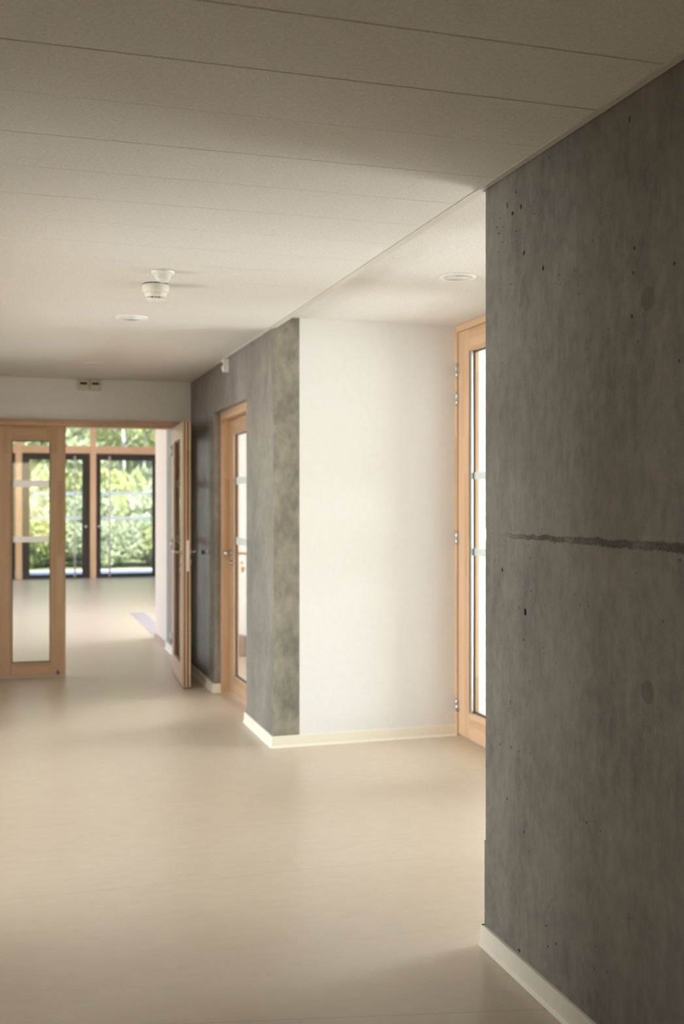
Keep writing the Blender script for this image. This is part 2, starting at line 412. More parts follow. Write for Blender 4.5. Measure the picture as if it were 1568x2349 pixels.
def near_wall():
    rnd = random.Random(3); bm = bmesh.new()
    top = HN + .08
    edge = []; z = 0.0; off = .009
    while z < top:
        b = .009 if z < .345 else .0
        j = rnd.uniform(-.0013, .0005)
        if 1.33 < z < 1.372: j -= .004
        edge.append((Y1 + b + j, z)); z += rnd.uniform(.004, .010)
        if z > .345 and edge[-1][1] < .345: edge.append((Y1+.009, .344)); edge.append((Y1-.002, .347)); z = .352
    edge.append((Y1, top))
    outer = [(-2.5, 0)] + edge + [(-2.5, top)]
    vo = [bm.verts.new((W, y, z)) for y, z in outer]
    eds = [bm.edges.new((vo[i], vo[(i+1) % len(vo)])) for i in range(len(vo))]
    loops = []
    hs = list(HOLES)
    # pits of the crumbly cold joint
    for k in range(70):
        y = rnd.uniform(2.02, 3.02) if k % 3 else rnd.uniform(2.0, 2.5)
        r = rnd.uniform(.0007, .0015)
        hs.append((y, 1.352 + rnd.gauss(0, .0035 + .004*max(0, 2.9-y)), -r*1.4, r*1.2))
    for k in range(230):
        y = 1.7 + 1.53*rnd.random()**.7; z = rnd.choice((rnd.uniform(.1, 2.45), rnd.gauss(1.75, .16), rnd.gauss(1.28, .06)))
        r = rnd.uniform(.0009, .0016); hs.append((y, z, -r, r))
    placed = []
    for (y, z, ry, rz) in hs:
        fine = ry < 0; ry = abs(ry)
        if not fine: ry = max(ry*1.0, .0017); rz = rz*1.1 if fine else max(rz*1.15, .0017)
        R = max(ry, rz)*1.35
        if any((y-a)**2 + (z-b)**2 < (R+c)**2 for a, b, c in placed) or z > top-.03 or z < .03 or y > Y1-.02: continue
        placed.append((y, z, R))
        n = 9; tilt = rnd.uniform(-.25, .25); ring = []
        for k in range(n):
            a = 2*PI*k/n; q = rnd.uniform(.75, 1.2)
            u, v = ry*q*math.cos(a), rz*q*math.sin(a)
            ring.append(bm.verts.new((W, y + u + v*tilt, z + v - u*tilt)))
        e = [bm.edges.new((ring[i], ring[(i+1) % n])) for i in range(n)]
        eds += e; loops.append((ring, min(ry, rz), y, z))
    bmesh.ops.triangle_fill(bm, use_beauty=True, use_dissolve=False, edges=eds)
    for f in bm.faces: f.normal_update()
    for f in list(bm.faces):
        if f.normal.x > 0: f.normal_flip()
    # pit walls and bottoms
    for ring, r, y, z in loops:
        d = max(.010, r*7); n = len(ring)
        inner = [bm.verts.new((W + d, v.co.y*.75 + y*.25, v.co.z*.75 + z*.25)) for v in ring]
        for i in range(n): bm.faces.new((ring[i], inner[i], inner[(i+1) % n], ring[(i+1) % n]))
        bm.faces.new(inner)
    # back and sides
    vb = [bm.verts.new((W + T, y, z)) for y, z in outer]
    for i in range(len(vo)):
        j = (i+1) % len(vo); bm.faces.new((vo[i], vo[j], vb[j], vb[i]))
    bm.faces.new(vb)
    mb = MB(); mb.bm.free(); mb.bm = bm
    return mb
struct(near_wall(), 'wall_right', M['concrete'], 'dark grey board-marked concrete wall nearest the viewer on the right', 'wall')

# ---- far concrete wall with the doorway, its end face mottled
OY0, OY1, OZ = 7.004, 8.172, 2.142
mb = MB()
mb.prism([(Y2, 0), (OY0, 0), (OY0, OZ), (OY1, OZ), (OY1, 0), (10.8, 0), (10.8, 3.2), (9.42, 3.2), (9.42, HN+.06), (Y2, HN+.06)], 'x', W, W+T)
for f in mb.bm.faces:
    if f.normal.y < -.9 and abs(f.calc_center_median().y-Y2) < .01: f.material_index = 1
struct(mb, 'wall_right_far', [M['concrete'], M['concrete_end']], 'far concrete wall holding the glazed doorway, rough mottled end facing the viewer', 'wall')

# ---- plastered walls
struct(box(W+T, 7.1, Y2, Y2+.1, 0, 2.70), 'wall_niche_end', M['white'], 'bright white wall closing the niche beside the tall wooden door', 'wall')
struct(box(W+T, 2.76, 3.08, Y1-.002, 0, 2.70), 'wall_niche_near', M['white'], 'white niche wall hidden behind the near concrete wall', 'wall')
mb = MB()
for a, b, c, d in ((-2.65, 4.0, 0, 2.7), (6.9, Y3, 0, 2.7), (4.0, 6.9, 2.08, 2.7)): mb.box(XL-.15, XL, a, b, c, d)
struct(mb, 'wall_left', M['concrete'], 'concrete corridor wall on the left outside the picture, with a wide glazed opening', 'wall')
mb = box(XL-.15, -.5, -2.65, -2.5, 0, 2.7); mb.box(1.1, W+T, -2.65, -2.5, 0, 2.7); mb.box(-.5, 1.1, -2.65, -2.5, 0, .65); mb.box(-.5, 1.1, -2.65, -2.5, 2.25, 2.7)
struct(mb, 'wall_back', M['concrete'], 'concrete wall closing the corridor behind the viewer', 'wall')
mb = MB()
mb.prism([(-4.15, 0), (-.142, 0), (-.142, 2.138), (1.402, 2.138), (1.402, 0), (W, 0), (W, 3.25), (-4.15, 3.25)], 'y', Y3, Y3+.12)
struct(mb, 'wall_cross', M['white'], 'white cross wall above the double wooden door at the corridor end', 'wall')
struct(box(W, W+T, 10.8, 11.66, 0, 3.2), 'wall_far_room_right', M['cream'], 'cream wall end in the bright room beyond the double door', 'wall')
struct(box(W+T, 4.15, 11.5, 11.66, 0, 3.2), 'wall_far_room_return', M['white'], 'white return wall beside the entrance mat', 'wall')
def wall_x(name, x0, x1, y0, y1, zt, oy0, oy1, oz0, oz1, label):
    mb = MB()
    mb.box(x0, x1, y0, oy0, 0, zt); mb.box(x0, x1, oy1, y1, 0, zt)
    mb.box(x0, x1, oy0, oy1, 0, oz0); mb.box(x0, x1, oy0, oy1, oz1, zt)
    return struct(mb, name, M['white'], label, 'wall')
wall_x('wall_hall_east', 6.9, 7.05, 2.3, Y2, 2.7, 3.4, 5.9, .06, 2.35, 'white end wall of the side hall with its tall window')
struct(box(2.76, 7.05, 2.2, 2.32, 0, 2.7), 'wall_hall_south', M['white'], 'white side wall of the hall behind the niche door', 'wall')
struct(box(2.66, 2.76, 2.32, Y1-.002, 0, 2.7), 'wall_hall_west', M['white'], 'white hall wall beside the niche door', 'wall')
wall_x('wall_side_room_east', 4.9, 5.05, Y2+.1, 10.5, 2.7, 6.9, 8.6, .06, 1.98, 'white end wall of the room behind the glazed doorway')
struct(box(W+T, 5.05, 10.4, 10.5, 0, 2.7), 'wall_side_room_north', M['white'], 'white back wall seen through the glazed doorway', 'wall')
wall_x('wall_far_room_east', 3.9, 4.05, 11.66, Y4+.1, 3.2, 11.8, 14.2, .06, 2.46, 'white wall with the side entrance of the far room')
wall_x('wall_far_room_west', -4.15, -4.0+.1, 9.42, Y4+.1, 3.2, 10.2, 19.0, .2, 2.6, 'white left wall of the far room with added long window')

# ---- ceilings
mb = MB()
gaps = [.0056, .0054, .0016, .0028, .0020, .0022, .0014, .0018, .0014, .0014]
ks = list(range(-16, 24))
for k in ks:
    a = 2.198 + .31015*k; b = a + .31015
    ga = gaps[k] if 0 <= k < len(gaps) else (.0056 if k < 0 else .0014)
    gb = gaps[k+1] if 0 <= k+1 < len(gaps) else (.0056 if k+1 < 0 else .0014)
    b = min(b, Y3); 
    if a >= Y3: break
    mb.box(XL, 1.468, a+ga/2, b-gb/2, HC, HC+.02)
mb.box(XL-.1, W, -2.7, Y3, HC+.021, HC+.09, 0, 1)
struct(mb, 'ceiling', [M['ceil'], M['trimdark']], 'pale speckled mineral plank ceiling over the corridor', 'ceiling')
struct(box(1.506, 2.76, 3.0, Y2, HN, HN+.09), 'ceiling_niche', M['ceil'], 'white ceiling over the niche, slightly higher than the corridor planks', 'ceiling')
struct(box(2.70, 7.1, 2.2, Y2, 2.66, 2.74), 'ceiling_hall', M['white'], 'white ceiling of the hall behind the niche door', 'ceiling')
struct(box(W+T, 5.1, Y2+.1, 10.5, 2.62, 2.70), 'ceiling_side_room', M['white'], 'white ceiling of the room behind the glazed doorway', 'ceiling')
struct(box(-4.2, 4.2, Y3, Y4+.2, 3.2, 3.32), 'ceiling_far_room', M['white'], 'white ceiling of the far room', 'ceiling')
def edge_trim(name, y0, y1, label):
    mb = box(1.4685, 1.4932, y0, y1, HC-.003, HC+.021, .0008)
    mb.box(1.4685, 1.4710, y0, y1, HC-.0055, HC-.002, 0)
    mb.box(1.4932, W, y0, y1, HC+.004, HC+.021, 0, 1)  # black strip paints in the shade of the gap beside the concrete
    return struct(mb, name, [M['trimmetal'], M['trimdark']], label, 'ceiling trim')
edge_trim('trim_1', -2.5, 3.275, 'slim ceiling edge trim along the near concrete wall')
edge_trim('trim_2', 6.20, Y3, 'slim ceiling edge trim along the far concrete wall')
mb = box(1.4705, 1.507, 3.277, 6.198, HC-.001, HN+.02); mb.box(1.4685, 1.4703, 3.277, 6.198, HC+.002, HC+.02, 0, 1)
struct(mb, 'trim_3', [M['trimmetal'], M['trimdark']], 'ceiling edge strip crossing the open side of the niche', 'ceiling trim')

# ---- skirting
H = .066
def skirt_y(mb, x, y0, y1, s=-1, h=H):       # along y, standing out in direction s on x
    mb.prism([(x, 0), (x+s*.022, 0), (x+s*.0135, .011), (x+s*.012, h-.002), (x+s*.010, h), (x, h)], 'y', y0, y1)
def skirt_x(mb, y, x0, x1, s=-1, h=H):
    mb.prism([(y, 0), (y+s*.022, 0), (y+s*.0135, .011), (y+s*.012, h-.002), (y+s*.010, h), (y, h)], 'x', x0, x1)
mb = MB(); skirt_y(mb, W, -2.5, Y1+.014); skirt_x(mb, Y1+.002, W-.012, W+T, 1)
struct(mb, 'baseboard_right', M['base'], 'cream vinyl skirting at the foot of the near concrete wall', 'baseboard')
mb = MB(); skirt_y(mb, W, Y2-.012, OY0+.02); skirt_x(mb, OY0, W-.012, W+.05, 1)
struct(mb, 'baseboard_pillar', M['base'], 'cream vinyl skirting round the concrete pier left of the white niche wall', 'baseboard')
mb = MB(); skirt_x(mb, Y2, W-.012, W2-.005)
struct(mb, 'baseboard_niche', M['base'], 'cream vinyl skirting along the white niche wall', 'baseboard')
mb = MB(); skirt_y(mb, W, OY1-.012, Y3); skirt_x(mb, OY1, W-.012, W+.047)
struct(mb, 'baseboard_right_far', M['base'], 'cream vinyl skirting on the dark concrete behind the open door leaf', 'baseboard')
mb = MB(); skirt_y(mb, W, Y3+.12, 10.8)
struct(mb, 'baseboard_far_room', M['base'], 'cream skirting on the concrete strip beyond the double door', 'baseboard')
mb = MB(); skirt_y(mb, W, 10.8, 11.66, -1, .05)
struct(mb, 'baseboard_far_room_right', M['basebrown'], 'taupe skirting under the cream wall end in the far room', 'baseboard')
mb = MB(); skirt_y(mb, XL, -2.5, Y3, 1)
struct(mb, 'baseboard_left', M['base'], 'cream skirting along the left corridor wall', 'baseboard')

# ---- windows that bring the daylight in, some added for fill (outside the picture)
def window_x(name, x, y0, y1, z0, z1, nm, label):
    t = thing(name, label, 'window', (x, (y0+y1)/2, z0), 0, None, 'structure')
    w = (y1-y0)/2; h = z1-z0; f = MB()
    f.box(-.04, .04, -w, -w+.06, 0, h); f.box(-.04, .04, w-.06, w, 0, h)
    f.box(-.04, .04, -w, w, 0, .06); f.box(-.04, .04, -w, w, h-.06, h)
    for i in range(1, nm):
        c = -w + 2*w*i/nm; f.box(-.035, .035, c-.03, c+.03, .06, h-.06)
    f.build('window_frame', M['wood_v'], t)
    box(-.004, .004, -w+.05, w-.05, .05, h-.05).build('glass_pane', M['glass'], t)
window_x('window_1', 6.94, 3.4, 5.9, .06, 2.35, 1, 'tall wooden window at the end of the side hall')
window_x('window_2', 4.94, 6.9, 8.6, .06, 1.98, 1, 'wooden window of the room behind the glazed doorway')
window_x('window_3', 3.95, 11.8, 14.2, .06, 2.46, 2, 'glazed side entrance by the entrance mat')
window_x('window_4', -3.95, 10.2, 19.0, .2, 2.6, 6, 'added long window for fill light in the left wall of the far room')  # unseen window, added to carry the far room's fill lamp
window_x('window_13', XL-.075, 4.0, 6.9, 0, 2.08, 1, 'wide glazed opening in the left corridor wall opposite the niche')
window_x('window_14', -4.50, 3.6, 7.0, .15, 2.1, 3, 'window of the room left of the corridor')
wall_x('wall_left_room_west', -4.60, -4.45, 3.4, 9.2, 2.7, 3.6, 7.0, .15, 2.1, 'white window wall of the room left of the corridor')
struct(box(-4.6, XL-.15, 3.3, 3.4, 0, 2.7), 'wall_left_room_south', M['white'], 'white wall of the room left of the corridor', 'wall')
struct(box(-4.6, XL-.15, 9.19, Y3, 0, 2.7), 'wall_left_room_north', M['white'], 'white back wall of the room left of the corridor', 'wall')
struct(box(-4.65, XL-.1, 3.3, Y3, 2.62, 2.72), 'ceiling_left_room', M['white'], 'white ceiling of the room left of the corridor', 'ceiling')
t = thing('window_5', 'added window for fill light at the corridor end behind the viewer', 'window', (.3, -2.56, .65), 0, None, 'structure')  # unseen window added around the rear fill lamp
f = box(-.8, -.74, -.04, .04, 0, 1.6); f.box(.74, .8, -.04, .04, 0, 1.6); f.box(-.74, .74, -.04, .04, 0, .06); f.box(-.74, .74, -.04, .04, 1.54, 1.6)
f.build('window_frame', M['wood_v'], t); box(-.75, .75, -.004, .004, .05, 1.55).build('glass_pane', M['glass'], t)

# ================================================================== DOORS
def lever(mb, x, z, y, s, length, d=-1):
    """lever handle: rosette on a face at y, standing out in direction s, grip running along d*x"""
    a = [(x, y + s*.006, z), (x, y + s*.042, z), (x + d*.006, y + s*.052, z), (x + d*.018, y + s*.056, z), (x + d*length, y + s*.056, z)]
    mb.tube(a, [.0095, .0095, .0100, .0095, .0090], 14)
    mb.lathe([(.0, .0), (.009, .001), (.009, .001)], (x + d*length, y + s*.056, z), 'x', 14)
def rosette(x, z, y, s, r=.026):
    return MB().lathe([(r, 0), (r, s*.006), (r-.003, s*.009), (.0, s*.009)], (x, y, z), 'y', 32)
def cylinder_plate(x, z, y, s):
    mb = MB().lathe([(.026, 0), (.026, s*.006), (.023, s*.009), (.0, s*.009)], (x, y, z), 'y', 32)
    mb.lathe([(.0085, s*.009), (.0085, s*.013), (.0, s*.013)], (x, y, z+.004), 'y', 20)
    mb.box(x-.0045, x+.0045, y+min(s*.009, s*.013), y+max(s*.009, s*.013), z-.018, z)
    return mb
def leaf(t, w, h, th, sa, sb, rb, rt, z0, bands, glass_y=None, grooved=False, film='film'):
    """glazed timber leaf in local x (width), y (thickness), z; glass between the stiles and rails"""
    gy = th*.55 if glass_y is None else glass_y
    MB().box(0, sa, 0, th, z0, z0+h, .0025).build('stile', M['wood_v'], t)
    if grooved:
        pts = [(w-sb, 0), (w, 0), (w, .012), (w-.012, .012), (w-.012, .021), (w, .021), (w, .036), (w-.014, .036), (w-.014, .047), (w, .047), (w, th), (w-sb, th)]
        MB().prism(pts, 'z', z0, z0+h).build('stile', M['wood_v'], t)
    else:
        MB().box(w-sb, w, 0, th, z0, z0+h, .0025).build('stile', M['wood_v'], t)
    MB().box(sa, w-sb, .001, th-.001, z0, z0+rb, .0015).build('bottom_rail', M['wood_h'], t)
    MB().box(sa, w-sb, .001, th-.001, z0+h-rt, z0+h, .0015).build('top_rail', M['wood_h'], t)
    g = box(sa-.004, w-sb+.004, gy-.003, gy+.003, z0+rb-.004, z0+h-rt+.004).build('glass_pane', M['glass'], t)
    k = MB(); e = .007                                            # dark gasket line round the glass
    for y0, y1 in ((gy-.008, gy-.0032), (gy+.0032, gy+.008)):
        k.box(sa, sa+e, y0, y1, z0+rb, z0+h-rt); k.box(w-sb-e, w-sb, y0, y1, z0+rb, z0+h-rt)
        k.box(sa+e, w-sb-e, y0, y1, z0+rb, z0+rb+e); k.box(sa+e, w-sb-e, y0, y1, z0+h-rt-e, z0+h-rt)
    k.build('gasket', M['gasket'], g)
    for b0, b1 in bands:
        b = box(sa+.002, w-sb-.002, gy-.0052, gy-.0036, b0, b1).build('marking_band', M[film], t)
        b['label'] = 'frosted pale strip across the glass'
    return t

# -- left leaf of the double door, closed
t = thing('door_1', 'brown wooden door leaf standing closed at the left edge, tall narrow glass', 'door', (-.10, 9.285, 0), 0, None, 'structure')
leaf(t, .546, 2.070, .05, .116, .123, .112, .119, .014, ((1.122, 1.172), (1.582, 1.636)), None, False, 'film_bright')
MB().box(0, .545, .006, .014, 0.001, .0135).build('drop_seal', M['trimmetal'], t)['label'] = 'light metal seal under the leaf'
b = MB().box(.478, .492, .000, .006, .002, .05); b.build('floor_bolt', M['steel'], t)
# -- right leaf, swung open towards the viewer
phi = -PI/2 - math.radians(3.05)
t = thing('door_2', 'wooden door leaf swung open beside the dark concrete wall, seen edge on', 'door', (1.330, 9.255, 0), phi, None, 'structure')
leaf(t, .885, 2.070, .062, .140, .190, .153, .124, .014, ((1.122, 1.172), (1.582, 1.636)), .028, True, 'film_bright')
for a_, b_ in ((.0122, .0208), (.0362, .0468)): MB().box(.874, .8835, a_, b_, .016, 2.082).build('edge_seal', M['black'], t)['label'] = 'dark seal along the leaf edge'
for s, y in ((-1, 0), (1, .062)):
    hd = MB(); lever(hd, .815, 1.065, y, s, .125)
    h_ = hd.build('door_handle', M['steel'], t); rosette(.815, 1.065, y, s).build('rosette', M['steel'], h_)
    cylinder_plate(.815, .985, y, s).build('lock_cylinder', M['steel'], t)
MB().box(.884, .8875, .030, .052, .918, 1.158, .001).build('lock_plate', M['steel'], t)['label'] = 'steel lock plate on the leaf edge'
for z in (.25, 1.05, 1.85):
    MB().lathe([(.009, 0), (.009, .09), (0, .09)], (-.004, -.004, z), 'z', 16).build('hinge', M['steel'], t)
# -- frame of the double door
mb = box(-.142, -.098, 9.268, 9.42, 0, 2.138); mb.box(1.352, 1.402, 9.268, 9.42, 0, 2.138)
o = struct(mb, 'trim_4', M['wood_v'], 'wooden frame around the double door at the corridor end', 'door frame')
box(-.142, 1.402, 9.262, 9.42, 2.086, 2.140, .002).build('frame_head', M['wood_h'], o)
# -- glazed door in the concrete doorway
t = thing('door_3', 'light wooden glazed door set back in the concrete doorway', 'door', (1.607, 8.128, 0), -PI/2, None, 'structure')
leaf(t, 1.08, 2.066, .044, .130, .150, .135, .115, .014, ((1.136, 1.192), (1.589, 1.643)), .026)
kn = MB().lathe([(.0, -.060), (.016, -.058), (.022, -.048), (.018, -.038), (.010, -.032), (.010, -.008)], (.060, 0, 1.070), 'y', 24).build('door_knob', M['steel'], t)
rosette(.060, 1.070, 0, -1).build('rosette', M['steel'], kn)
cylinder_plate(.060, .995, 0, -1).build('lock_cylinder', M['steel'], t)
hd = MB(); lever(hd, .060, 1.066, .044, 1, .13, 1); hd.build('door_handle', M['brass'], t)
cylinder_plate(.060, .995, .044, 1).build('lock_cylinder', M['steel'], t)
mb = box(1.542, 1.665, 8.127, OY1, 0, OZ); mb.box(1.542, 1.665, OY0, 7.048, 0, OZ); mb.box(1.607+.046, 1.665, 8.115, 8.127, 0, 2.085)
o = struct(mb, 'trim_5', M['wood_v'], 'wooden frame inside the concrete doorway', 'door frame')
MB().box(1.542, 1.665, 7.048, 8.127, 2.084, OZ).build('frame_head', M['wood_h'], o)
# -- tall niche door
def niche_leaf(t, hinges):
    leaf(t, 1.16, 2.494, .070, .160, .160, .158, .135, .017, ((1.131, 1.178), (1.594, 1.639)), .034)
    k = MB()
    z0, z1 = .175, 2.376
    k.box(.160, .184, .006, .018, z0, z1, .003); k.box(1.160-.184, 1.0, .006, .018, z0, z1, .003)
    k.build('glazing_bead', M['steel'], t)['label'] = 'silver glazing bead'
    for (a, b) in hinges:
        hg = MB(); m_ = (a+b)/2
        hg.lathe([(.0, a), (.0075, a+.001), (.0075, m_-.003), (.0062, m_-.002), (.0062, m_+.002), (.0075, m_+.003), (.0075, b-.001), (0, b)], (-.010, -.006, 0), 'z', 18)
        hg.box(-.018, .0155, -.0025, .001, a+.002, b-.002)
        hg.build('hinge', M['steel'], t)
t = thing('door_4', 'tall light wooden glazed door in the niche, silver hinges on its left edge', 'door', (2.668, 6.203, 0), -PI/2, None, 'structure')
niche_leaf(t, ((2.228, 2.318), (2.056, 2.146), (1.189, 1.276), (.153, .235)))
t = thing('door_5', 'second tall wooden glazed leaf of the niche door behind the near wall', 'door', (2.668, 5.036, 0), -PI/2, None, 'structure')
niche_leaf(t, ())
mb = box(2.662, 2.752, 6.206, Y2, 0, HN-.002); mb.box(2.662, 2.752, 3.252, 3.290, 0, HN-.002); mb.box(2.662, 2.752, 3.832, 3.872, 0, 2.514)
o = struct(mb, 'trim_6', M['wood_v'], 'wooden frame around the tall niche door reaching the ceiling', 'door frame')
MB().box(2.662, 2.752, 3.290, 6.206, 2.514, HN-.002, .001).build('frame_head', M['wood_h'], o)
box(2.70, 2.706, 3.290, 3.832, .02, 2.514).build('side_glass', M['glass'], o)

# -- timber and dark metal facade of the far room
PX = [0.162 + 1.357*k for k in (-3, -2, -1, 0, 1, 2)]
for i, x in enumerate(PX):
    p = MB().box(x-.056, x+.056, 21.02, 21.18, 0.0, 3.2, .004)
    p.build('facade_post', M['pine_v'])
for i, o in enumerate([o for o in COL.objects if o.name.startswith('facade_post')]):
    tag(o, {0: 'wooden facade post farthest left in the far room', 1: 'second wooden facade post of the far room from the left', 2: 'third wooden facade post of the far room from the left',
            3: 'pale wooden facade post seen through the closed door leaf', 4: 'pale wooden facade post between the two dark glazed doors',
            5: 'wooden facade post hidden behind the cream wall end'}[i], 'post', 'timber facade posts', 'structure')
nn = 0
rail_lab = ['over the far left bay', 'over the second bay from the left', 'over the dark door at the left edge of the closed leaf glass', 'over the left dark glazed door', 'over the right dark glazed door']
for i in range(5):
    a, b = PX[i]+.056, PX[i+1]-.056
    r = MB().box(a, b, 21.03, 21.17, 2.376, 2.520, .003).build('facade_rail', M['pine_h'])
    tag(r, 'wooden facade rail ' + rail_lab[i], 'rail', 'timber facade rails', 'structure')
    wdo = thing('window_%d' % (6+i), 'clear upper window pane ' + rail_lab[i], 'window', ((a+b)/2, 21.1, 2.52), 0, 'upper facade windows', 'structure')
    box(-(b-a)/2, (b-a)/2, -.006, .006, 0, .68).build('glass_pane', M['glass'], wdo)

def metal_door(name, x0, x1, gl, gr, bar_x, lock_x, label):
    t = thing(name, label, 'door', ((x0+x1)/2, 21.05, 0), 0, 'dark metal glazed facade doors', 'structure')
    c = (x0+x1)/2; a, b, g0, g1 = x0-c, x1-c, gl-c, gr-c
    f = MB()
    f.box(a, g0, 0, .075, .005, 2.372, .003); f.box(g1, b, 0, .075, .005, 2.372, .003)
    f.box(g0, g1, 0, .075, .005, .082, .003); f.box(g0, g1, 0, .075, 2.250, 2.372, .003)
    f.build('door_frame', M['dark_alu'], t)
    box(g0-.004, g1+.004, .032, .042, .078, 2.254).build('glass_pane', M['glass'], t)
    for z0, z1 in ((1.111, 1.178), (1.574, 1.650)):
        box(g0, g1, .028, .0315, z0, z1).build('marking_band', M['film_blue'], t)['label'] = 'pale bluish strip across the glass'
    p = MB().tube([(bar_x-c, -.060, .03), (bar_x-c, -.060, 2.325)], .0175, 16)
    for z in (.055, 2.295): p.tube([(bar_x-c, .002, z), (bar_x-c, -.060, z)], .011, 12); p.lathe([(.022, 0), (.022, -.010), (0, -.010)], (bar_x-c, .001, z), 'y', 20)
    p.build('pull_bar', M['bar'], t)['label'] = 'full-height steel pull bar'
    MB().lathe([(.024, 0), (.024, -.008), (.012, -.012), (.0, -.012)], (lock_x-c, 0.001, .985), 'y', 24).build('lock_cylinder', M['steel'], t)
    return t
metal_door('door_6', .222, 1.460, .358, 1.317, 1.179, 1.385, 'left dark metal glazed door, half hidden by the closed wooden leaf')
metal_door('door_7', 1.580, 2.815, 1.666, 2.641, 1.826, 1.628, 'right dark metal glazed door beside the cream wall end')
metal_door('door_8', -1.135, .102, -1.0, -.05+.012, -.178, .03, 'dark metal glazed door seen as a sliver left of the pale post')
for i in (0, 1):
    a, b = PX[i]+.056, PX[i+1]-.056
    t = thing('window_%d' % (11+i), 'fixed glass bay at the far left of the facade' if i == 0 else 'fixed glass bay left of the dark doors', 'window', ((a+b)/2, 21.1, 0), 0, None, 'structure')
    box(-(b-a)/2, (b-a)/2, -.006, .006, .01, 2.37).build('glass_pane', M['glass'], t)

# ================================================================== THINGS
# -- recessed lamps
def downlight(loc, label):
    t = thing('ceiling_light', label, 'light', loc, 0, 'round recessed ceiling lights')
    MB().lathe([(.068, -.001), (.070, -.006), (.082, -.0075), (.090, -.005), (.092, 0.0)], (0, 0, 0), 'z', 64).build('trim_ring', M['whiteplastic'], t)
    MB().lathe([(.070, -.0068), (.062, -.0040), (.054, -.0012)], (0, 0, 0), 'z', 64).build('reflector', M['whiteplastic'], t)
    MB().lathe([(.0, -.0032), (.030, -.0030), (.048, -.0018), (.0545, -.0008)], (0, 0, 0), 'z', 64).build('lamp_cover', M['whiteplastic'], t)
downlight((.650, 6.094, HC), 'round recessed ceiling light just beyond the smoke detector')
downlight((.614, 8.213, HC), 'round recessed ceiling light farthest away, close to the cross wall')
downlight((2.090, 4.866, HN), 'round recessed ceiling light in the niche ceiling')

# -- smoke detector
t = thing('smoke_detector', 'ivory smoke detector with black slots hanging under the corridor ceiling', 'smoke detector', (.659, 5.132, HC))
MB().lathe([(.058, 0), (.058, -.005)], (0, 0, 0), 'z', 64).build('gasket', M['gasket'], t)
MB().lathe([(.062, -.005), (.063, -.008), (.062, -.036), (.060, -.040), (.050, -.041), (.0, -.041)], (0, 0, 0), 'z', 64).build('mounting_base', M['plastic'], t)
hb = MB().lathe([(.052, -.040), (.053, -.046), (.050, -.056), (.043, -.064)], (0, 0, 0), 'z', 64)
hb.lathe([(.0425, -.0695), (.041, -.074), (.034, -.079), (.018, -.081), (.0, -.0815)], (0, 0, 0), 'z', 64)
hb.lathe([(.036, -.063), (.036, -.071)], (0, 0, 0), 'z', 48, 1)
for q in range(4):                                                # ribs that break the smoke slot
    for da in (-.16, .16, -.78):
        a = math.radians(-97.3) + q*PI/2 + da; w_ = .022 if abs(da) < .5 else .13
        for j in range(5):
            aa = a + w_*(j-2)/2
            hb.box(.0405*math.cos(aa)-.0022, .0405*math.cos(aa)+.0022, .0405*math.sin(aa)-.0022, .0405*math.sin(aa)+.0022, -.0705, -.063)
hb.build('sensor_head', [M['plastic'], M['black']], t)

# -- motion sensor
t = thing('motion_sensor', 'white ceiling motion sensor with milky dome behind the smoke detector', 'motion sensor', (.652, 4.831, HC))
MB().lathe([(.051, 0), (.052, -.004), (.050, -.011), (.044, -.015), (.036, -.016), (.0, -.016)], (0, 0, 0), 'z', 64).build('mounting_ring', M['whiteplastic'], t)
d = MB().lathe([(.036, -.015)] + [(.0375*math.cos(a*PI/24), -.016-.036*math.sin(a*PI/24)) for a in range(0, 12)] + [(0, -.052)], (0, 0, 0), 'z', 48).build('dome', M['dome'], t)
l = MB()
l.lathe([(.0, -.0025), (.0022, -.0015), (.0025, 0), (0, .0022)], (-.0175, -.0300, -.030), 'z', 12)
l.build('speck', M['led'], t)['label'] = 'tiny red indicator'
l = MB().lathe([(.0, -.002), (.002, -.001), (.0022, 0), (0, .002)], (-.024, -.0400, -.0140), 'z', 12); l.build('speck', M['led'], t)  # second red speck stands for the LED's reflection

# -- twin boxes on the cross wall
for i, x in enumerate((.590, .687)):
    t = thing('wall_sensor', 'left of two small beige sensor boxes on the wall over the double door' if i == 0 else 'right of two small beige sensor boxes on the wall over the double door', 'sensor', (x, Y3, 2.397), 0, 'twin sensor boxes over the double door')
    MB().box(-.044, .044, -.046, 0, 0, .087, .004).build('housing', M['boxplastic'], t)
    MB().box(-.030, .030, -.0485, -.044, .042, .063, .001).build('dark_window', M['lens_dark'], t)
    MB().lathe([(.0065, 0), (.0065, -.0012), (.004, -.002), (.0, -.002)], (.004, -.046, .012), 'y', 20).build('badge', M['boxplastic'], t)

# -- box on the far concrete wall
t = thing('wall_sensor', 'white sensor box high on the far concrete wall under the ceiling', 'sensor', (W, 7.64, 2.390), 0)
MB().box(-.013, 0, -.040, .040, 0, .092, .002).build('back_plate', M['whiteplastic'], t)
MB().prism([(-.015, .002), (-.015, .090), (-.040, .090), (-.042, .040), (-.040, .020), (-.031, .002)], 'y', -.036, .036, 0, .002).build('housing', M['plastic'], t)
MB().box(-.0470, -.0395, -.022, .022, .044, .066, .002).build('lens', M['lens_dark'], t)

# -- door stop on the concrete behind the open leaf
t = thing('door_stop', 'small metal door stop with black rubber end on the concrete behind the open leaf', 'door stop', (W, 8.455, 1.060), 0)
MB().lathe([(.018, 0), (.018, -.003), (.013, -.005), (.0125, -.034), (.0, -.034)], (0, 0, 0), 'x', 28).build('stem', M['steel'], t)
MB().lathe([(.0125, -.034), (.0175, -.035), (.0185, -.042), (.016, -.050), (.0, -.051)], (0, 0, 0), 'x', 28).build('bumper', M['black'], t)

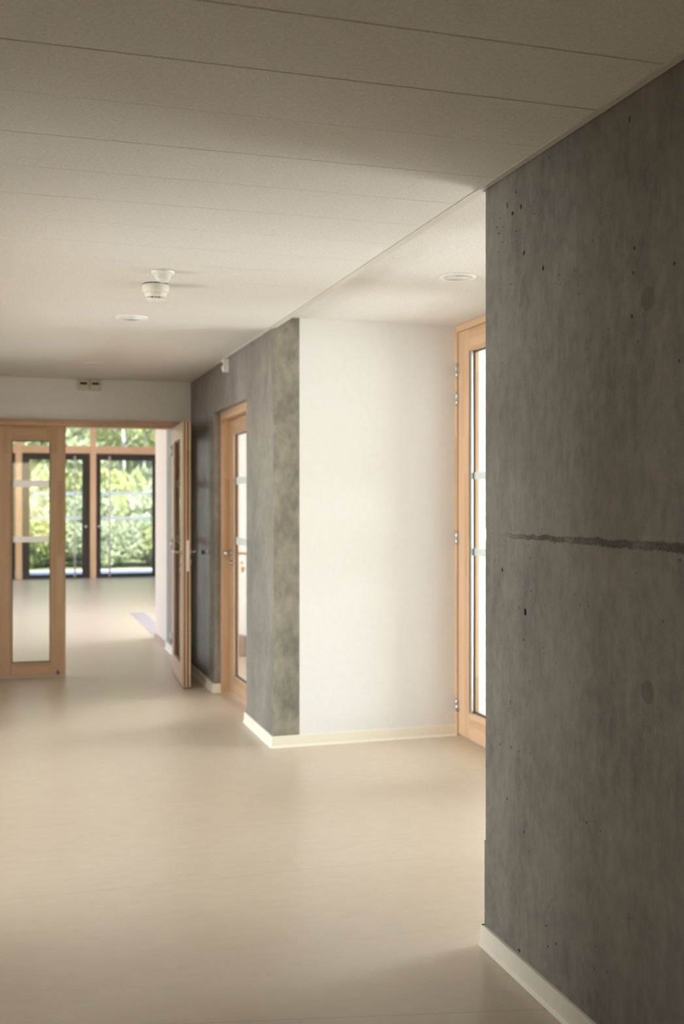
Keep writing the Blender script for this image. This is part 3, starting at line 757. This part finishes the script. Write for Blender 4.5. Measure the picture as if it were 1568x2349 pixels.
# -- key hanging in the glazed door
t = thing('key', 'key with a tan tag hanging in the lock of the glazed door', 'key', (1.668, 8.068, .995))
MB().box(-.014, .014, -.001, .001, -.003, .003).build('key_blade', M['brass'], t)
MB().lathe([(.012, -.001), (.012, .001), (0, .001)], (.024, 0, 0), 'y', 24).build('key_bow', M['brass'], t)
MB().tube([(.028 + .012*math.sin(a*PI/8), 0.0, -.010 - .012 + .012*math.cos(a*PI/8)) for a in range(0, 16)], .0011, 8).build('ring', M['steel'], t)
MB().prism([(.016, -.032), (.040, -.032), (.046, -.044), (.030, -.078), (.022, -.078), (.010, -.044)], 'y', -.0016, .0016, 0, .0007).build('key_tag', M['tag'], t)

# -- grey wedge for an unidentified grey form behind the glazed door
t = thing('grey_wedge', 'low grey wedge with a sloping top on the floor behind the glazed door', 'box', (2.18, 10.12, 0))
MB().prism([(-.16, .004), (.25, .004), (.25, .10), (-.16, .20)], 'y', -.12, .16, 0, .004).build('wedge_body', M['wedge_grey'], t)

# -- entrance mat by the far wall
t = thing('entrance_mat', 'grey ribbed border of the entrance mat on the far room floor', 'mat', (1.50, 11.67, 0))
for i in range(5): MB().box(.002 + i*.037, .034 + i*.037, 0, 2.62, .0005, .0035).build('mat_strip', M['mat'], t)
MB().box(0, 1.9, 2.62, 2.66, .0005, .0032).build('mat_edge', M['mat'], t)

# ================================================================== OUTSIDE
struct(box(-8, 10, 21.2, 23.75, -.14, -.01), 'ground_terrace', M['terrace'], 'pale paved terrace outside the glazed doors', 'terrace')
g = MB().prism([(23.75, -.16), (23.75, -.02), (32, .15), (45, 1.4), (90, 6), (90, -.5)], 'x', -40, 45)
struct(g, 'ground_meadow', M['grass'], 'green grassy slope beyond the terrace', 'ground')

def leaf_cloud(n, blobs, size, rnd):
    bm = bmesh.new()
    for _ in range(n):
        bx, by, bz, rx, ry, rz = rnd.choice(blobs)
        while True:
            p = Vector((rnd.uniform(-1, 1), rnd.uniform(-1, 1), rnd.uniform(-1, 1)))
            if .25 < p.length < 1: break
        c = Vector((bx + p.x*rx, by + p.y*ry, bz + p.z*rz))
        s = size*rnd.uniform(.6, 1.4)
        q = Vector((rnd.gauss(0, 1), rnd.gauss(0, 1), rnd.gauss(.3, 1))).normalized().to_track_quat('Z', 'Y')
        ps = [(-.0, -.5, 0), (.28, -.1, .05), (.0, .5, -.06), (-.28, -.1, .05)]
        v = [bm.verts.new(c + q @ (Vector(k)*s)) for k in ps]
        bm.faces.new((v[0], v[1], v[2])); bm.faces.new((v[0], v[2], v[3]))
    mb = MB(); mb.bm.free(); mb.bm = bm; return mb
def tree(name, label, x, y, h, crown0, seed, pale=False, group=None, nleaf=5200, trunk_r=.11, size=.20, lean=0.0):
    rnd = random.Random(seed)
    gz = max(0, .15 + (y-32)*.096) if y > 32 else .05
    t = thing(name, label, 'tree' if 'tree' in name else 'shrub', (x, y, gz-.05), rnd.uniform(0, 6), group)
    tr = MB(); pts = []
    for i in range(8):
        u = i/7; pts.append((lean*u*h + .05*math.sin(3*u+seed), .05*math.cos(4*u+seed), u*h*.9))
    tr.tube(pts, [trunk_r*(1-.75*i/7) for i in range(8)], 12)
    for k in range(7):
        u = .25 + .1*k; b = Vector(pts[min(7, int(u*7))]); a = rnd.uniform(0, 6.28); L = rnd.uniform(.8, 1.5)
        tr.tube([b, b + Vector((math.cos(a)*L*.5, math.sin(a)*L*.5, .3)), b + Vector((math.cos(a)*L, math.sin(a)*L, .75))], [trunk_r*.35, trunk_r*.22, .01], 8)
    tr.build('trunk', M['bark_pale'] if pale else M['bark'], t)
    blobs = []
    for k in range(16):
        a = rnd.uniform(0, 6.28); d = rnd.uniform(.2, 1.5); z = rnd.uniform(crown0, h)
        r = rnd.uniform(.5, 1.05); blobs.append((math.cos(a)*d + lean*z, math.sin(a)*d, z, r, r, r*.7))
    leaf_cloud(nleaf, blobs, size, rnd).build('foliage', M['leaf_pale'] if seed % 3 == 0 else M['leaf'], t)
    return t
LT = 'green leafy tree in the wood beyond the glazed facade'
protos = [tree('broadleaf_tree', LT, 0, 30+2*i, 6.5, .5, 11+i, False, 'leafy trees beyond the facade') for i in range(3)]
spots = [(-1.2, 31, 1.0), (1.3, 29.5, .9), (5.2, 30.5, 1.0), (2.2, 34, 1.1), (4.0, 35.5, 1.05), (0.2, 36, 1.1), (6.3, 36, 1.15), (-2.6, 35, 1.0),
         (1.2, 40, 1.25), (3.2, 41, 1.3), (5.2, 40, 1.25), (-.8, 41, 1.2), (7.6, 41, 1.2), (2.3, 46, 1.5), (4.8, 47, 1.5), (7.2, 47, 1.5), (.0, 47, 1.4), (-4.5, 42, 1.3), (9.5, 46, 1.4), (9.0, 38, 1.2)]
for i, (x, y, s) in enumerate(spots):
    o = protos[i] if i < 3 else copy_tree(protos[i % 3])
    gz = .15 + (y-32)*.096 if y > 32 else .0
    o.location = (x, y, gz-.05); o.rotation_euler = (0, 0, i*1.7); o.scale = (s, s, s)
tree('birch_tree', 'slim pale-trunked tree left of centre in the right dark glazed door', 3.00, 29.6, 7.5, 3.0, 31, True, None, 1800, .065, .18, -.03)
tree('birch_tree', 'slim pale-trunked tree near the right edge of the right dark glazed door', 3.46, 30.2, 7.5, 2.9, 32, True, None, 1800, .07, .18, .02)
LS = 'low bushy shrub at the edge of the terrace'
sp = []
for i in range(3):
    rnd = random.Random(50+i); t = thing('shrub', LS, 'shrub', (0, 0, 0), 0, 'shrubs beyond the terrace')
    st = MB()
    for k in range(6): a = rnd.uniform(0, 6.28); st.tube([(0, 0, 0), (math.cos(a)*.2, math.sin(a)*.2, .5), (math.cos(a)*.45, math.sin(a)*.45, 1.0)], [.02, .014, .006], 6)
    st.build('stem', M['bark'], t)
    blobs = [(rnd.uniform(-.6, .6), rnd.uniform(-.4, .4), rnd.uniform(.25, 1.0), .45, .4, .35) for _ in range(9)]
    leaf_cloud(2600, blobs, .13, rnd).build('foliage', M['leaf_pale'] if i else M['leaf'], t)
    sp.append(t)
rs = random.Random(77)
row = [(-1.6+.78*k + rs.uniform(-.1, .1), 24.55 + rs.uniform(0, .4), rs.uniform(.75, .95)) for k in range(10)]
row += [(-2.2+.95*k + rs.uniform(-.15, .15), 26.2 + rs.uniform(0, .6), rs.uniform(1.2, 1.45)) for k in range(10)]
row += [(-2.6+1.15*k + rs.uniform(-.15, .15), 28.9 + rs.uniform(0, .6), rs.uniform(1.5, 1.9)) for k in range(9)]
for i, (x, y, s) in enumerate(row):
    o = sp[i] if i < 3 else copy_tree(sp[i % 3])
    o.location = (x, y, -.05 if y < 27 else .0); o.rotation_euler = (0, 0, i*1.3); o.scale = (s, s, s)
